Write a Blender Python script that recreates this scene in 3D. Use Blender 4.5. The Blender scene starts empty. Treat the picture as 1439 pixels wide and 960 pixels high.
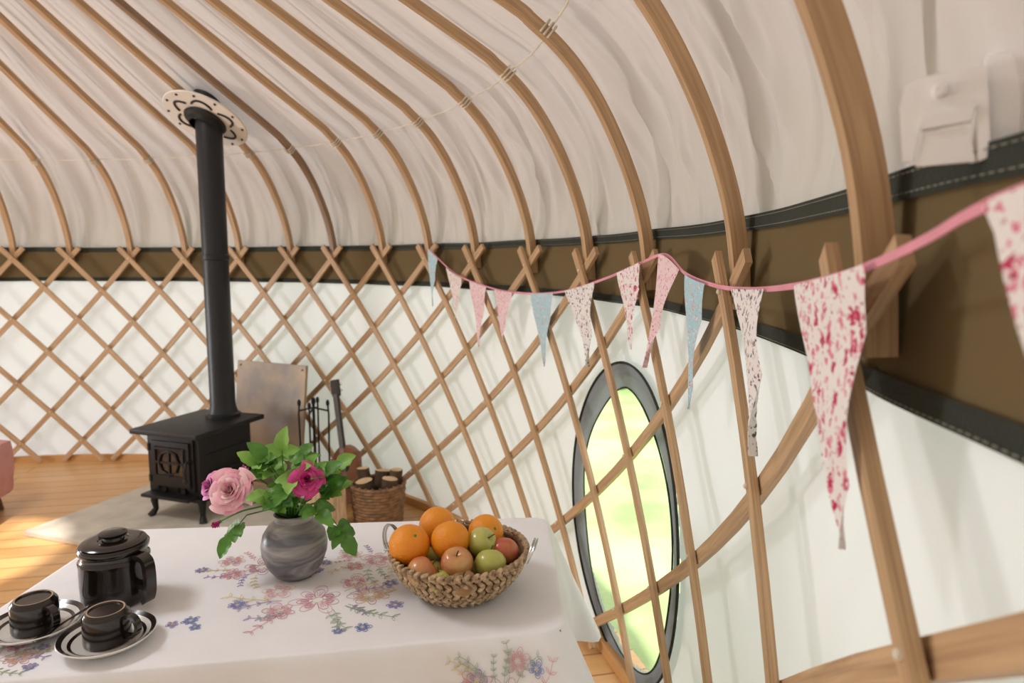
import bpy, bmesh, math, random
from mathutils import Vector, Matrix, noise
random.seed(7)
sc=bpy.context.scene
CX,CY=-3.0,1.52
D2R=math.pi/180
def out_(a):   # the yurt is not a perfect circle: it bellies out a little on this side
    if a>180: a-=360
    if a>-12: return 0.
    t=min(1,(-12-a)/12.); t=t*t*(3-2*t); k=.1*t
    if a<-60: k*=max(0,1-(-60-a)/50.)
    return k
def P(a,r,z): 
    r=r+out_(a)*min(1,r/3.4)
    return Vector((CX+r*math.cos(a*D2R),CY+r*math.sin(a*D2R),z))
def lerp(a,b,t): return a+(b-a)*t
def clamp(x,a=0.,b=1.): return max(a,min(b,x))
def interp(x,xs,ys):
    if xs[0]>xs[-1]: xs=xs[::-1]; ys=ys[::-1]
    if x<=xs[0]: return ys[0]
    for i in range(len(xs)-1):
        if x<=xs[i+1]: return lerp(ys[i],ys[i+1],(x-xs[i])/(xs[i+1]-xs[i]))
    return ys[-1]
# ---------------------------------------------------------------- materials
def newmat(name):
    m=bpy.data.materials.new(name); m.use_nodes=True
    nt=m.node_tree; b=nt.nodes['Principled BSDF']; return m,nt,b
def N(nt,t,**kw):
    n=nt.nodes.new(t)
    for k,v in kw.items():
        if k in n.inputs: n.inputs[k].default_value=v
        else: setattr(n,k,v)
    return n
def c4(c): return (c[0],c[1],c[2],1)
def mat(name,col,rough=.5,metal=0,var=.12,scale=8,bump=0,bscale=40,coat=0,col2=None,stretch=None,sss=0):
    m,nt,b=newmat(name)
    tc=N(nt,'ShaderNodeTexCoord'); mp=N(nt,'ShaderNodeMapping')
    nt.links.new(tc.outputs['Object'],mp.inputs[0])
    if stretch: mp.inputs['Scale'].default_value=stretch
    no=N(nt,'ShaderNodeTexNoise'); no.inputs['Scale'].default_value=scale; no.inputs['Detail'].default_value=4
    nt.links.new(mp.outputs[0],no.inputs['Vector'])
    cr=N(nt,'ShaderNodeValToRGB')
    c2=col2 or tuple(clamp(x*(1+var)) for x in col); c1=tuple(x*(1-var) for x in col) if not col2 else col
    cr.color_ramp.elements[0].color=c4(c1); cr.color_ramp.elements[1].color=c4(c2)
    cr.color_ramp.elements[0].position=.35; cr.color_ramp.elements[1].position=.65
    nt.links.new(no.outputs[0],cr.inputs[0]); nt.links.new(cr.outputs[0],b.inputs['Base Color'])
    b.inputs['Roughness'].default_value=rough; b.inputs['Metallic'].default_value=metal
    if coat: b.inputs['Coat Weight'].default_value=coat; b.inputs['Coat Roughness'].default_value=.08
    if bump:
        n2=N(nt,'ShaderNodeTexNoise'); n2.inputs['Scale'].default_value=bscale
        nt.links.new(mp.outputs[0],n2.inputs['Vector'])
        bp=N(nt,'ShaderNodeBump'); bp.inputs['Strength'].default_value=bump; bp.inputs['Distance'].default_value=.01
        nt.links.new(n2.outputs[0],bp.inputs['Height']); nt.links.new(bp.outputs[0],b.inputs['Normal'])
    return m
def wood_uv(name,c1,c2,rough=.5):
    m,nt,b=newmat(name)
    uv=N(nt,'ShaderNodeUVMap'); mp=N(nt,'ShaderNodeMapping'); mp.inputs['Scale'].default_value=(3,60,1)
    nt.links.new(uv.outputs[0],mp.inputs[0])
    no=N(nt,'ShaderNodeTexNoise'); no.inputs['Scale'].default_value=1.5; no.inputs['Detail'].default_value=6; no.inputs['Distortion'].default_value=.6
    nt.links.new(mp.outputs[0],no.inputs['Vector'])
    cr=N(nt,'ShaderNodeValToRGB'); cr.color_ramp.elements[0].color=c4(c1); cr.color_ramp.elements[1].color=c4(c2)
    cr.color_ramp.elements[0].position=.3; cr.color_ramp.elements[1].position=.7
    nt.links.new(no.outputs[0],cr.inputs[0]); nt.links.new(cr.outputs[0],b.inputs['Base Color'])
    b.inputs['Roughness'].default_value=rough
    bp=N(nt,'ShaderNodeBump'); bp.inputs['Strength'].default_value=.15; bp.inputs['Distance'].default_value=.003
    nt.links.new(no.outputs[0],bp.inputs['Height']); nt.links.new(bp.outputs[0],b.inputs['Normal'])
    return m
def canvas(name,col,trans,bumpd=.02,sx=9,sy=1.3,tcol=None):
    m,nt,b=newmat(name); nt.nodes.remove(b)
    out=nt.nodes['Material Output']
    uv=N(nt,'ShaderNodeUVMap'); mp=N(nt,'ShaderNodeMapping'); mp.inputs['Scale'].default_value=(sx,sy,1)
    nt.links.new(uv.outputs[0],mp.inputs[0])
    no=N(nt,'ShaderNodeTexNoise'); no.inputs['Scale'].default_value=1.; no.inputs['Detail'].default_value=1.5; no.inputs['Distortion'].default_value=.6
    nt.links.new(mp.outputs[0],no.inputs['Vector'])
    bp=N(nt,'ShaderNodeBump'); bp.inputs['Strength'].default_value=1.; bp.inputs['Distance'].default_value=bumpd
    nt.links.new(no.outputs[0],bp.inputs['Height'])
    n3=N(nt,'ShaderNodeTexNoise'); n3.inputs['Scale'].default_value=.8
    nt.links.new(uv.outputs[0],n3.inputs['Vector'])
    cr=N(nt,'ShaderNodeValToRGB'); cr.color_ramp.elements[0].color=c4([x*.93 for x in col]); cr.color_ramp.elements[1].color=c4(col)
    cr.color_ramp.elements[0].position=.3; cr.color_ramp.elements[1].position=.6
    nt.links.new(n3.outputs[0],cr.inputs[0])
    d=N(nt,'ShaderNodeBsdfDiffuse'); t=N(nt,'ShaderNodeBsdfTranslucent'); mx=N(nt,'ShaderNodeMixShader'); mx.inputs[0].default_value=trans
    nt.links.new(cr.outputs[0],d.inputs[0])
    if tcol: t.inputs[0].default_value=c4(tcol)
    else: nt.links.new(cr.outputs[0],t.inputs[0])
    nt.links.new(bp.outputs[0],d.inputs['Normal']); nt.links.new(bp.outputs[0],t.inputs['Normal'])
    nt.links.new(d.outputs[0],mx.inputs[1]); nt.links.new(t.outputs[0],mx.inputs[2]); nt.links.new(mx.outputs[0],out.inputs[0])
    return m
def floral(name,base,spots,scale=45,thr=.42):
    m,nt,b=newmat(name)
    tc=N(nt,'ShaderNodeTexCoord')
    no=N(nt,'ShaderNodeTexNoise'); no.inputs['Scale'].default_value=60
    nt.links.new(tc.outputs['Object'],no.inputs['Vector'])
    mixv=N(nt,'ShaderNodeMixRGB'); mixv.inputs[0].default_value=.02
    nt.links.new(tc.outputs['Object'],mixv.inputs[1]); nt.links.new(no.outputs['Color'],mixv.inputs[2])
    prev=None
    last=c4(base)
    for i,(col,s,th) in enumerate(spots):
        v=N(nt,'ShaderNodeTexVoronoi'); v.inputs['Scale'].default_value=s
        nt.links.new(mixv.outputs[0],v.inputs['Vector'])
        lt=N(nt,'ShaderNodeMath',operation='LESS_THAN'); lt.inputs[1].default_value=th
        nt.links.new(v.outputs['Distance'],lt.inputs[0])
        n2=N(nt,'ShaderNodeTexNoise'); n2.inputs['Scale'].default_value=140+20*i
        nt.links.new(tc.outputs['Object'],n2.inputs['Vector'])
        gt=N(nt,'ShaderNodeMath',operation='GREATER_THAN'); gt.inputs[1].default_value=.44
        nt.links.new(n2.outputs[0],gt.inputs[0])
        ml=N(nt,'ShaderNodeMath',operation='MULTIPLY'); nt.links.new(lt.outputs[0],ml.inputs[0]); nt.links.new(gt.outputs[0],ml.inputs[1])
        mx=N(nt,'ShaderNodeMixRGB'); mx.inputs[2].default_value=c4(col)
        nt.links.new(ml.outputs[0],mx.inputs[0])
        if prev: nt.links.new(prev.outputs[0],mx.inputs[1])
        else: mx.inputs[1].default_value=last
        prev=mx
    nt.links.new(prev.outputs[0],b.inputs['Base Color']); b.inputs['Roughness'].default_value=.9
    return m
# ---------------------------------------------------------------- mesh builder
class MB:
    def __init__(s): s.v=[];s.f=[];s.m=[];s.uv=[]
    def face(s,idx,uv=None,m=0):
        s.f.append(tuple(idx)); s.m.append(m); s.uv.append(uv or [(0,0)]*len(idx))
    def sweep(s,pts,sides,norms,w,t,m=0,u0=0):
        n=len(pts); base=len(s.v); L=u0; Ls=[L]
        for i in range(1,n): L+=(pts[i]-pts[i-1]).length; Ls.append(L)
        for i in range(n):
            ww=(w[i] if isinstance(w,list) else w)/2; tt=(t[i] if isinstance(t,list) else t)/2
            for a,b in((-1,-1),(1,-1),(1,1),(-1,1)):
                s.v.append(pts[i]+sides[i]*a*ww+norms[i]*b*tt)
        vo=random.random()*10
        for i in range(n-1):
            for k in range(4):
                a=base+i*4+k; b=base+i*4+(k+1)%4
                v0=vo+k*.04; v1=v0+.04
                s.face((a,b,b+4,a+4),[(Ls[i],v0),(Ls[i],v1),(Ls[i+1],v1),(Ls[i+1],v0)],m)
        s.face([base+3,base+2,base+1,base],None,m); e=base+(n-1)*4; s.face([e,e+1,e+2,e+3],None,m)
    def grid(s,fn,nu,nv,closeu=False,m=0,uvf=None,skip=None):
        base=len(s.v); cu=nu if closeu else nu+1
        for j in range(nv+1):
            for i in range(cu): s.v.append(Vector(fn(i/nu,j/nv)))
        for j in range(nv):
            for i in range(nu):
                i2=(i+1)%nu if closeu else i+1
                a=base+j*cu+i;b=base+j*cu+i2;c=base+(j+1)*cu+i2;d=base+(j+1)*cu+i
                uv=[(i/nu,j/nv),((i+1)/nu,j/nv),((i+1)/nu,(j+1)/nv),(i/nu,(j+1)/nv)]
                if uvf: uv=[uvf(*q) for q in uv]
                s.face((a,b,c,d),uv,m)
    def lathe(s,prof,seg=48,loc=(0,0,0),m=0,M=None):
        loc=Vector(loc); n=len(prof)
        def fn(u,v):
            j=min(int(round(v*(n-1))),n-1); r,z=prof[j]; a=2*math.pi*u
            p=Vector((r*math.cos(a),r*math.sin(a),z))
            if M: p=M@p
            return p+loc
        s.grid(fn,seg,n-1,True,m)
    def tube(s,pts,r,seg=8,m=0,closed=False):
        n=len(pts); pts=[Vector(p) for p in pts]; base=len(s.v); up=None
        for i in range(n):
            if closed: t=(pts[(i+1)%n]-pts[i-1])
            else: t=pts[min(i+1,n-1)]-pts[max(i-1,0)]
            t.normalize()
            if up is None: up=t.orthogonal().normalized()
            else:
                up=(up-t*up.dot(t)); up=up.normalized() if up.length>1e-6 else t.orthogonal().normalized()
            b=t.cross(up); rr=r[i] if isinstance(r,list) else r
            for k in range(seg):
                a=2*math.pi*k/seg; s.v.append(pts[i]+(up*math.cos(a)+b*math.sin(a))*rr)
        for i in range(n if closed else n-1):
            i2=(i+1)%n
            for k in range(seg):
                k2=(k+1)%seg
                s.face((base+i*seg+k,base+i*seg+k2,base+i2*seg+k2,base+i2*seg+k),None,m)
        if not closed:
            s.face([base+k for k in range(seg)][::-1],None,m); s.face([base+(n-1)*seg+k for k in range(seg)],None,m)
    def box(s,c,d,m=0,M=None,bev=0):
        bm=bmesh.new(); bmesh.ops.create_cube(bm,size=1)
        for v in bm.verts: v.co=Vector((v.co.x*d[0],v.co.y*d[1],v.co.z*d[2]))
        if bev: bmesh.ops.bevel(bm,geom=bm.edges[:],offset=bev,segments=2,affect='EDGES',profile=.7)
        s.addbm(bm,m,lambda p:((M@p) if M else p)+Vector(c))
    def addbm(s,bm,m=0,fn=None):
        base=len(s.v); bm.verts.ensure_lookup_table()
        for v in bm.verts: s.v.append(fn(v.co) if fn else v.co.copy())
        for f in bm.faces: s.face([base+v.index for v in f.verts],[(v.co.x,v.co.y+v.co.z) for v in f.verts],m)
        bm.free()
    def sphere(s,c,r,m=0,seg=16,ring=10,M=None):
        c=Vector(c); r=Vector(r) if hasattr(r,'__len__') else Vector((r,r,r))
        def fn(u,v):
            a=2*math.pi*u; b=math.pi*(v-.5)*.999
            p=Vector((r.x*math.cos(a)*math.cos(b),r.y*math.sin(a)*math.cos(b),r.z*math.sin(b)))
            return ((M@p) if M else p)+c
        s.grid(fn,seg,ring,True,m)
    def obj(s,name,mats,smooth=True,parent=None,angle=40,loc=None,rotz=0):
        me=bpy.data.meshes.new(name); me.from_pydata([tuple(v) for v in s.v],[],s.f)
        uvl=me.uv_layers.new(name='UVMap'); k=0
        data=[]
        for u in s.uv:
            for q in u: data.extend(q)
        uvl.data.foreach_set('uv',data)
        for mm in (mats if isinstance(mats,(list,tuple)) else [mats]): me.materials.append(mm)
        me.polygons.foreach_set('material_index',s.m)
        me.validate(); 
        if smooth:
            me.shade_smooth()
            try: me.set_sharp_from_angle(angle=math.radians(angle))
            except Exception: pass
        o=bpy.data.objects.new(name,me); sc.collection.objects.link(o)
        if loc: o.location=loc
        o.rotation_euler[2]=rotz
        if parent: o.parent=parent
        return o
def empty(name,loc=(0,0,0),rotz=0):
    e=bpy.data.objects.new(name,None); e.location=loc; e.rotation_euler[2]=rotz; e.empty_display_size=.1
    sc.collection.objects.link(e); return e
def catmull(pts,n=6):
    out=[]; k=len(pts)
    for i in range(k-1):
        p0=pts[max(i-1,0)];p1=pts[i];p2=pts[i+1];p3=pts[min(i+2,k-1)]
        for j in range(n):
            t=j/n
            out.append(tuple(.5*((2*b)+(-a+c)*t+(2*a-5*b+4*c-d)*t*t+(-a+3*b-3*c+d)*t**3) for a,b,c,d in zip(p0,p1,p2,p3)))
    out.append(tuple(pts[-1])); return out
# ---------------------------------------------------------------- common mats
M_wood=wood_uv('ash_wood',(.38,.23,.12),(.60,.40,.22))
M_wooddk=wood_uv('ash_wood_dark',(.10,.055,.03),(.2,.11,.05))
M_wall=canvas('wall_canvas_white',(.80,.80,.83),.28,.03,2.5,1,tcol=(.84,.81,.89))
M_roof=canvas('roof_canvas_cream',(.61,.565,.54),.12,.09,6,1.)
M_band=canvas('band_olive',(.17,.125,.065),.05,.01,3,3)
M_strap=mat('strap_green',(.022,.028,.02),.85,bump=.3,bscale=300)
M_black=mat('cast_iron_black',(.012,.012,.013),.5,.3,bump=.15,bscale=90)
M_blackgl=mat('dark_glaze',(.012,.007,.005),.2,coat=.4,var=.3)
M_cloth=mat('cotton_white',(.89,.89,.92),.85,var=.02,bump=.05,bscale=400)
M_twine=mat('twine',(.75,.68,.55),.9)
M_stitch=mat('stitch_thread',(.35,.34,.28),.9)
M_white=mat('white_plastic',(.93,.92,.92),.35,var=.02)
M_steel=mat('steel',(.6,.6,.6),.25,1.)
# ---------------------------------------------------------------- yurt frame
ang=[-60,-48.3,-36.6,-22.4,-13.3,-1.65,9.9,18.5,27.1,35.9,43.2,50.4,57.9,64.3,71.6,79,86,93.3,99.6]
while ang[-1]<292: ang.append(ang[-1]+7.4)
def zc(a): return interp(a,[5,45],[1.435,1.515])
def sA(a): return interp(a,[25,75],[1.35,.95])
def sB(a): return interp(a,[25,75],[.78,.95])
lat=MB(); RI,RO=3.440,3.458
vis=[a for a in ang if a<=143]
def slat(mb,a0,sgn,slope,r):
    z1=zc(a0)+.075; z0=.02; n=14; pts=[];sd=[];nr=[]
    wob=random.uniform(-.4,.4)*.5
    for i in range(n+1):
        z=lerp(z1,z0,i/n); d=zc(a0)-z
        a=a0+sgn*slope*d/3.46/D2R+wob*math.sin(i/n*math.pi)
        pts.append(P(a,r,z)); 
    for i in range(n+1):
        t=(pts[min(i+1,n)]-pts[max(i-1,0)]).normalized()
        rad=Vector((pts[i].x-CX,pts[i].y-CY,0)).normalized()
        s=t.cross(rad).normalized(); sd.append(s); nr.append(s.cross(t).normalized())
    mb.sweep(pts,sd,nr,.034,.014,0,random.random()*20)
for a in vis:
    slat(lat,a,1,sA(a),RO)
    slat(lat,a,-1,sB(a),RI)
for i,ai in enumerate(vis):
    for j,aj in enumerate(vis):
        if aj<ai: continue
        d=(aj-ai)*D2R*3.46/(sA(ai)+sB(aj))
        if d>1.46 : continue
        z=zc(ai)-d; a=ai+sA(ai)*d/3.46/D2R
        if z>.05: lat.sphere(P(a,RI-.009,z),.0055,1,8,5)
lat.obj('lattice_wall',[M_wood,M_twine],smooth=False)
poleprof=catmull([(3.478,0),(3.47,.10),(3.45,.21),(3.41,.33),(3.355,.45),(3.29,.56),(3.21,.66),(3.11,.745),(2.95,.845),(2.0,1.36),(.62,2.10)],5)
pol=MB(); darkpol=MB()
for k,a in enumerate(ang):
    off=zc(a)-1.475
    pts=[];sd=[];nr=[]
    for (r,z) in poleprof: pts.append(P(a,r,1.44+off*max(0,1-z)+z))
    n=len(pts)
    side=Vector((-math.sin(a*D2R),math.cos(a*D2R),0))
    for i in range(n):
        t=(pts[min(i+1,n-1)]-pts[max(i-1,0)]).normalized(); nr.append(t.cross(side).normalized()); sd.append(side)
    w=[.034 if i<30 else lerp(.034,.026,(i-30)/(n-30)) for i in range(n)]
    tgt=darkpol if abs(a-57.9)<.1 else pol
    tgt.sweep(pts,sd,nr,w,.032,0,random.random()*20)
pol.tube([P(a,.58,3.54) for a in range(0,360,10)],.055,10,0,True)
for q in range(4):
    a=q*45
    pts=[P(a,.58*math.cos(t),3.56+.12*math.sin(t)) for t in [math.pi*i/12 for i in range(13)]]
    pol.tube(pts,.016,8)
pol.obj('roof_poles',[M_wood],smooth=True,angle=30)
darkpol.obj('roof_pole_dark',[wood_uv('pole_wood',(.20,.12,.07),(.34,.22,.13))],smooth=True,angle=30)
# cord running round at the eave bend
cord=MB(); pts=[]; rng=ang
for i in range(len(rng)-1):
    for s in range(4):
        t=s/4; a=lerp(rng[i],rng[i+1],t); sag=.008*math.sin(math.pi*t)
        pts.append(P(a,3.165,2.175-sag))
cord.tube(pts,.0028,6)
for a in rng:
    side=Vector((-math.sin(a*D2R),math.cos(a*D2R),0)); rad=Vector((math.cos(a*D2R),math.sin(a*D2R),0))
    tn=(rad*-.77+Vector((0,0,.64))).normalized(); nn=side.cross(tn)
    for dz in(-.012,0,.012):
        cc=P(a,3.148,2.158)+tn*dz*1.1
        cord.tube([cc+side*x*.020+nn*y*.020 for x,y in((-1,-1),(1,-1),(1,1),(-1,1))],.0040,5,0,True)
cord.obj('eave_cord',[M_twine])
# ---------------------------------------------------------------- canvas wall with window hole
WA,WZ,WHA,WHZ=13.4,.585,7.6,.55
RC=3.515
al=[]; a=-180.
while a<180-1e-6:
    al.append(a); a+= .25 if 3<=a<24 else .5 if -40<a<70 else 1.
wall=MB(); NZ=104; Z1=1.57
def wr(a,z):
    return RC+.006*noise.noise(Vector((a*.35,z*1.5,0)))+.012*noise.noise(Vector((a*.12,z*.8,5)))
for j in range(NZ+1):
    for a in al: wall.v.append(P(a,wr(a,Z1*j/NZ),Z1*j/NZ))
na=len(al)
for j in range(NZ):
    for i in range(na):
        a0=al[i]; a1=al[i+1] if i+1<na else 180.
        am=(a0+a1)/2; zm=Z1*(j+.5)/NZ
        if ((am-WA)/WHA)**2+((zm-WZ)/WHZ)**2<.93**2: continue
        if 148<=am<=165 and zm<1.5: continue
        i2=(i+1)%na
        uv=[(a0*D2R*3.5,Z1*j/NZ),(a1*D2R*3.5,Z1*j/NZ),(a1*D2R*3.5,Z1*(j+1)/NZ),(a0*D2R*3.5,Z1*(j+1)/NZ)]
        wall.face((j*na+i,j*na+i2,(j+1)*na+i2,(j+1)*na+i),uv)
wall.obj('wall_canvas',[M_wall],angle=180)
rp=catmull([(3.52,1.50),(3.522,1.60),(3.525,1.68),(3.508,1.80),(3.465,1.92),(3.40,2.03),(3.312,2.14),(3.20,2.235),(3.0,2.342),(2.03,2.88),(.6,3.62)],8)
al2=[]; a=-180.
while a<180-1e-6:
    al2.append(a); a+= .2 if -40<=a<62 else .8
roof=MB(); n2=len(al2); L=0; Ls=[]
def ridge(x,y,z): return max(0.,1-abs(noise.noise(Vector((x,y,z))))*4)**2
for j,(r,z) in enumerate(rp):
    if j: L+=math.hypot(r-rp[j-1][0],z-rp[j-1][1])
    Ls.append(L)
    amp=interp(z,[1.57,1.66,1.95,2.3,2.7],[.003,.026,.036,.013,.003])
    for a in al2:
        am_=amp*interp(a,[45,75],[1.,.3])
        q=.7*noise.noise(Vector((a*.4+z*1.5,z*1.3,1)))+.35*noise.noise(Vector((a*.9-z*3,z*2.0,7)))
        q+=.35-.8*ridge(a*.2+z*.8,z*.7,11)-.6*ridge(a*.32-z*1.6,z*.9,21)-.4*ridge(a*.5+z*.4,z*.6,31)
        q2=0
        if -80<a<-6:
            nearr=clamp((-6-a)/12)*clamp((z-1.6)/.2)
            q2=(noise.noise(Vector((a*.22,z*4,3)))*.06+noise.noise(Vector((a*.5+z*6,z*7,9)))*.03-.03*ridge(a*.15+z*2,z*2,41))*nearr
        d=am_*q+q2
        if d<-.02: d=-.02-.012*math.tanh((-.02-d)/.012)
        roof.v.append(P(a,r+d,z+d*.3))
for j in range(len(rp)-1):
    for i in range(n2):
        i2=(i+1)%n2; a0=al2[i]*D2R*3.5; a1=(al2[i+1] if i+1<n2 else 180)*D2R*3.5
        roof.face((j*n2+i,j*n2+i2,(j+1)*n2+i2,(j+1)*n2+i),[(a0,Ls[j]),(a1,Ls[j]),(a1,Ls[j+1]),(a0,Ls[j+1])])
roof.obj('ceiling',[M_roof],angle=180)
band=MB()
def bandrow(mb,r,z0,z1,m,t=.0):
    def fn(u,v):
        a=-180+360*u; z=lerp(z0,z1,v); 
        return P(a,r+.003*noise.noise(Vector((a*.3,z*4,2))),z+.004*noise.noise(Vector((a*.15,0,4))))
    mb.grid(fn,480,3,True,m,uvf=lambda u,v:(u*22,v*(z1-z0)))
bandrow(band,3.499,1.352,1.590,0)
bandrow(band,3.493,1.562,1.594,1)
bandrow(band,3.493,1.350,1.378,1)
def stitch(z):
    a=-60.
    while a<60:
        pts=[P(a+x,3.4905+.003*noise.noise(Vector(((a+x)*.3,z*4,2))),z+.004*noise.noise(Vector(((a+x)*.15,0,4)))) for x in(0,.06,.12)]
        band.tube(pts,.0006,4,2); a+=.2
stitch(1.568); stitch(1.588); stitch(1.355)
band.obj('trim_wall_band',[M_band,M_strap,M_stitch])
# ---------------------------------------------------------------- window
win=empty('window_1')
fr=MB()
def wp(s,t,r):
    ca,sa=math.cos(s),math.sin(s)
    w=WHA*D2R*3.5
    return P(WA+(w+t)*ca/3.5/D2R,r,WZ+(WHZ+t)*sa)
# frame is wider at the top and along the far (stove) side where the blind is gathered
def inn(u): return -.040-.040*max(0,math.sin(2*math.pi*u))**2+.008*math.sin(10*math.pi*u)-.055*max(0,math.cos(2*math.pi*u))
fr.grid(lambda u,v: wp(2*math.pi*u,lerp(.012,inn(u),v),3.496+.004*math.sin(3.14*v)-.004*math.sin(9*v)*(.5+.5*math.sin(u*60))),128,8,True,0)
fr.tube([wp(2*math.pi*i/96,.012,3.492) for i in range(96)],.0045,6,1,True)
fr.tube([wp(2*math.pi*i/96,inn(i/96),3.492) for i in range(96)],.003,6,1,True)
fr.obj('window_frame',[canvas('grey_webbing',(.30,.315,.34),.3,.01,5,3),M_strap],parent=win)
pm,nt,b=newmat('clear_vinyl'); nt.nodes.remove(b)
tr=N(nt,'ShaderNodeBsdfTransparent'); gl=N(nt,'ShaderNodeBsdfGlossy'); gl.inputs['Roughness'].default_value=.1; mx=N(nt,'ShaderNodeMixShader'); mx.inputs[0].default_value=.05
tr.inputs[0].default_value=(.95,.97,.95,1)
nt.links.new(tr.outputs[0],mx.inputs[1]);nt.links.new(gl.outputs[0],mx.inputs[2]);nt.links.new(mx.outputs[0],nt.nodes['Material Output'].inputs[0])
pane=MB()
pane.grid(lambda u,v: wp(2*math.pi*u, -0.001-(1-v)*.46 ,3.502),64,6,True,0)
pane.obj('window_pane',[pm],parent=win)
door=empty('door_1'); dm=MB()
for a in(147.6,165.4): dm.box(P(a,3.5,.78),(.09,.09,1.56),0,Matrix.Rotation(a*D2R,3,'Z'),.006)
dm.sweep([P(x,3.5,1.56) for x in(147,151,156.5,162,166)],[Vector((math.cos(x*D2R),math.sin(x*D2R),0)) for x in(147,151,156.5,162,166)],[Vector((0,0,1))]*5,.09,.09)
dm.obj('door_frame',[M_wood],parent=door,smooth=False)
# ---------------------------------------------------------------- floor
m,nt,b=newmat('floor_boards')
tc=N(nt,'ShaderNodeTexCoord'); mp=N(nt,'ShaderNodeMapping'); mp.inputs['Rotation'].default_value=(0,0,math.radians(-12))
br=N(nt,'ShaderNodeTexBrick'); br.offset=.4
br.inputs['Color1'].default_value=(.76,.44,.18,1); br.inputs['Color2'].default_value=(.68,.37,.135,1); br.inputs['Mortar'].default_value=(.34,.17,.06,1)
br.inputs['Scale'].default_value=1; br.inputs['Brick Width'].default_value=2.4; br.inputs['Row Height'].default_value=.13; br.inputs['Mortar Size'].default_value=.004
nt.links.new(tc.outputs['Object'],mp.inputs[0]); nt.links.new(mp.outputs[0],br.inputs[0])
mp2=N(nt,'ShaderNodeMapping'); mp2.inputs['Scale'].default_value=(2,30,1); nt.links.new(mp.outputs[0],mp2.inputs[0])
no=N(nt,'ShaderNodeTexNoise'); no.inputs['Scale'].default_value=1.5; no.inputs['Detail'].default_value=5; nt.links.new(mp2.outputs[0],no.inputs[0])
mx=N(nt,'ShaderNodeMixRGB',blend_type='MULTIPLY'); mx.inputs[0].default_value=.25
nt.links.new(br.outputs[0],mx.inputs[1]); nt.links.new(no.outputs[0],mx.inputs[2]); nt.links.new(mx.outputs[0],b.inputs['Base Color'])
b.inputs['Roughness'].default_value=.35
fl=MB()
fl.lathe([(0.001,0),(3.6,0),(3.6,-.12)],96,(CX,CY,0))
fl.obj('floor',[m])
bb=MB()
bb.grid(lambda u,v:P(360*u,[3.475,3.475,3.505,3.505][int(round(v*3))],[0,.05,.05,0][int(round(v*3))]),180,3,True)
bb.obj('baseboard_round',[wood_uv('curb',(.5,.26,.09),(.62,.34,.13))],smooth=False)
# ---------------------------------------------------------------- outside
g=MB(); 
g.grid(lambda u,v:(-40+80*u,-40+80*v,-.14),4,4)
g.obj('ground',[mat('grass',(.24,.33,.13),.9,col2=(.46,.54,.27),scale=1.5,bump=.6,bscale=30)],smooth=False)
hd=MB()
def hf(u,v):
    a=-60+140*u; t=v
    if t<.7: r=8.5; z=-.14+2.3*t/.7
    else: r=8.5+1.5*(t-.7)/.3; z=2.16+.2*math.sin((t-.7)/.3*3.14)
    nn=noise.noise(Vector((a*.4,z*2,0)))*.45+noise.noise(Vector((a*1.6,z*6,3)))*.2
    return P(a,r+nn,z+nn*.4 if t>0 else z)
hd.grid(hf,220,30)
hd.obj('hedge',[mat('hedge_leaves',(.18,.28,.08),.8,col2=(.50,.58,.26),scale=6,bump=1,bscale=25)])
# ---------------------------------------------------------------- stove
SR=math.radians(-19)
slab=MB(); slab.box((0,0,.016),(1.28,1.02,.03),0,None,.006)
slab.obj('hearth_slab',[mat('hearth_stone',(.58,.53,.44),.7,var=.1,bump=.2,bscale=20)],loc=(-1.90,3.86,0),rotz=SR,smooth=False)
st=empty('wood_burning_stove',(-1.845,3.95,.031),SR)
b=MB()
b.box((0,0,.315),(.37,.42,.37),0,None,.008)
b.box((0,0,.512),(.47,.56,.028),0,None,.006)
b.box((0,0,.13),(.40,.45,.022),0,None,.004)
b.box((0,-.24,.150),(.34,.10,.018),0,None,.004)
for sx in(-1,1):
    for sy in(-1,1):
        b.tube([(sx*.165,sy*.185,.13),(sx*.175,sy*.195,.09),(sx*.17,sy*.19,.04),(sx*.19,sy*.21,.0)],[.026,.02,.015,.022],10)
b.box((0,-.216,.33),(.31,.014,.30),0,None,.004)
b.box((0,-.229,.33),(.27,.016,.26),0,None,.006)
for x in(-.1,0,.1): b.box((x,-.240,.34),(.012,.012,.18),0,None,.002)
for z in(.26,.34,.42): b.box((0,-.240,z),(.22,.012,.012),0,None,.002)
b.tube([(.0,-.24,.34+.07),(.05,-.245,.39),(.07,-.245,.34),(.05,-.245,.29),(0,-.245,.27),(-.05,-.245,.29),(-.07,-.245,.34),(-.05,-.245,.39)],.006,6,0,True)
for z in(.24,.42): b.tube([(-.145,-.235,z-.02),(-.145,-.235,z+.02)],.01,8)
b.tube([(.145,-.23,.36),(.15,-.27,.36),(.15,-.285,.32),(.15,-.285,.27)],.008,8)
b.sphere((.15,-.285,.26),.014,0,10,8)
for x in(-.07,.07): b.lathe([(.0005,-.012),(.024,-.01),(.026,0)],20,(x,-.232,.185),0,Matrix.Rotation(math.radians(90),3,'X')) 
for z in(.27,.38): b.box((.188,0,z),(.006,.34,.004),0,None,.001)
b.box((-.195,-.1,.25),(.014,.03,.08),0,None,.003)
b.obj('stove_body',[M_black],parent=st,angle=35)
gl=MB(); gl.box((0,-.2375,.34),(.2,.002,.18)); gl.obj('stove_door_glass',[mat('stove_glass',(.01,.01,.012),.08)],parent=st)
fp=MB(); fp.lathe([(.10,.527),(.10,.545),(.085,.552),(.078,.575),(.073,.60),(.073,1.47),(.078,1.475),(.078,1.50),(.073,1.505),(.073,2.75)],40,(.035,.155,0))
fp.obj('stove_flue_pipe',[mat('flue_black',(.013,.014,.018),.42,.2)],parent=st)
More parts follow.
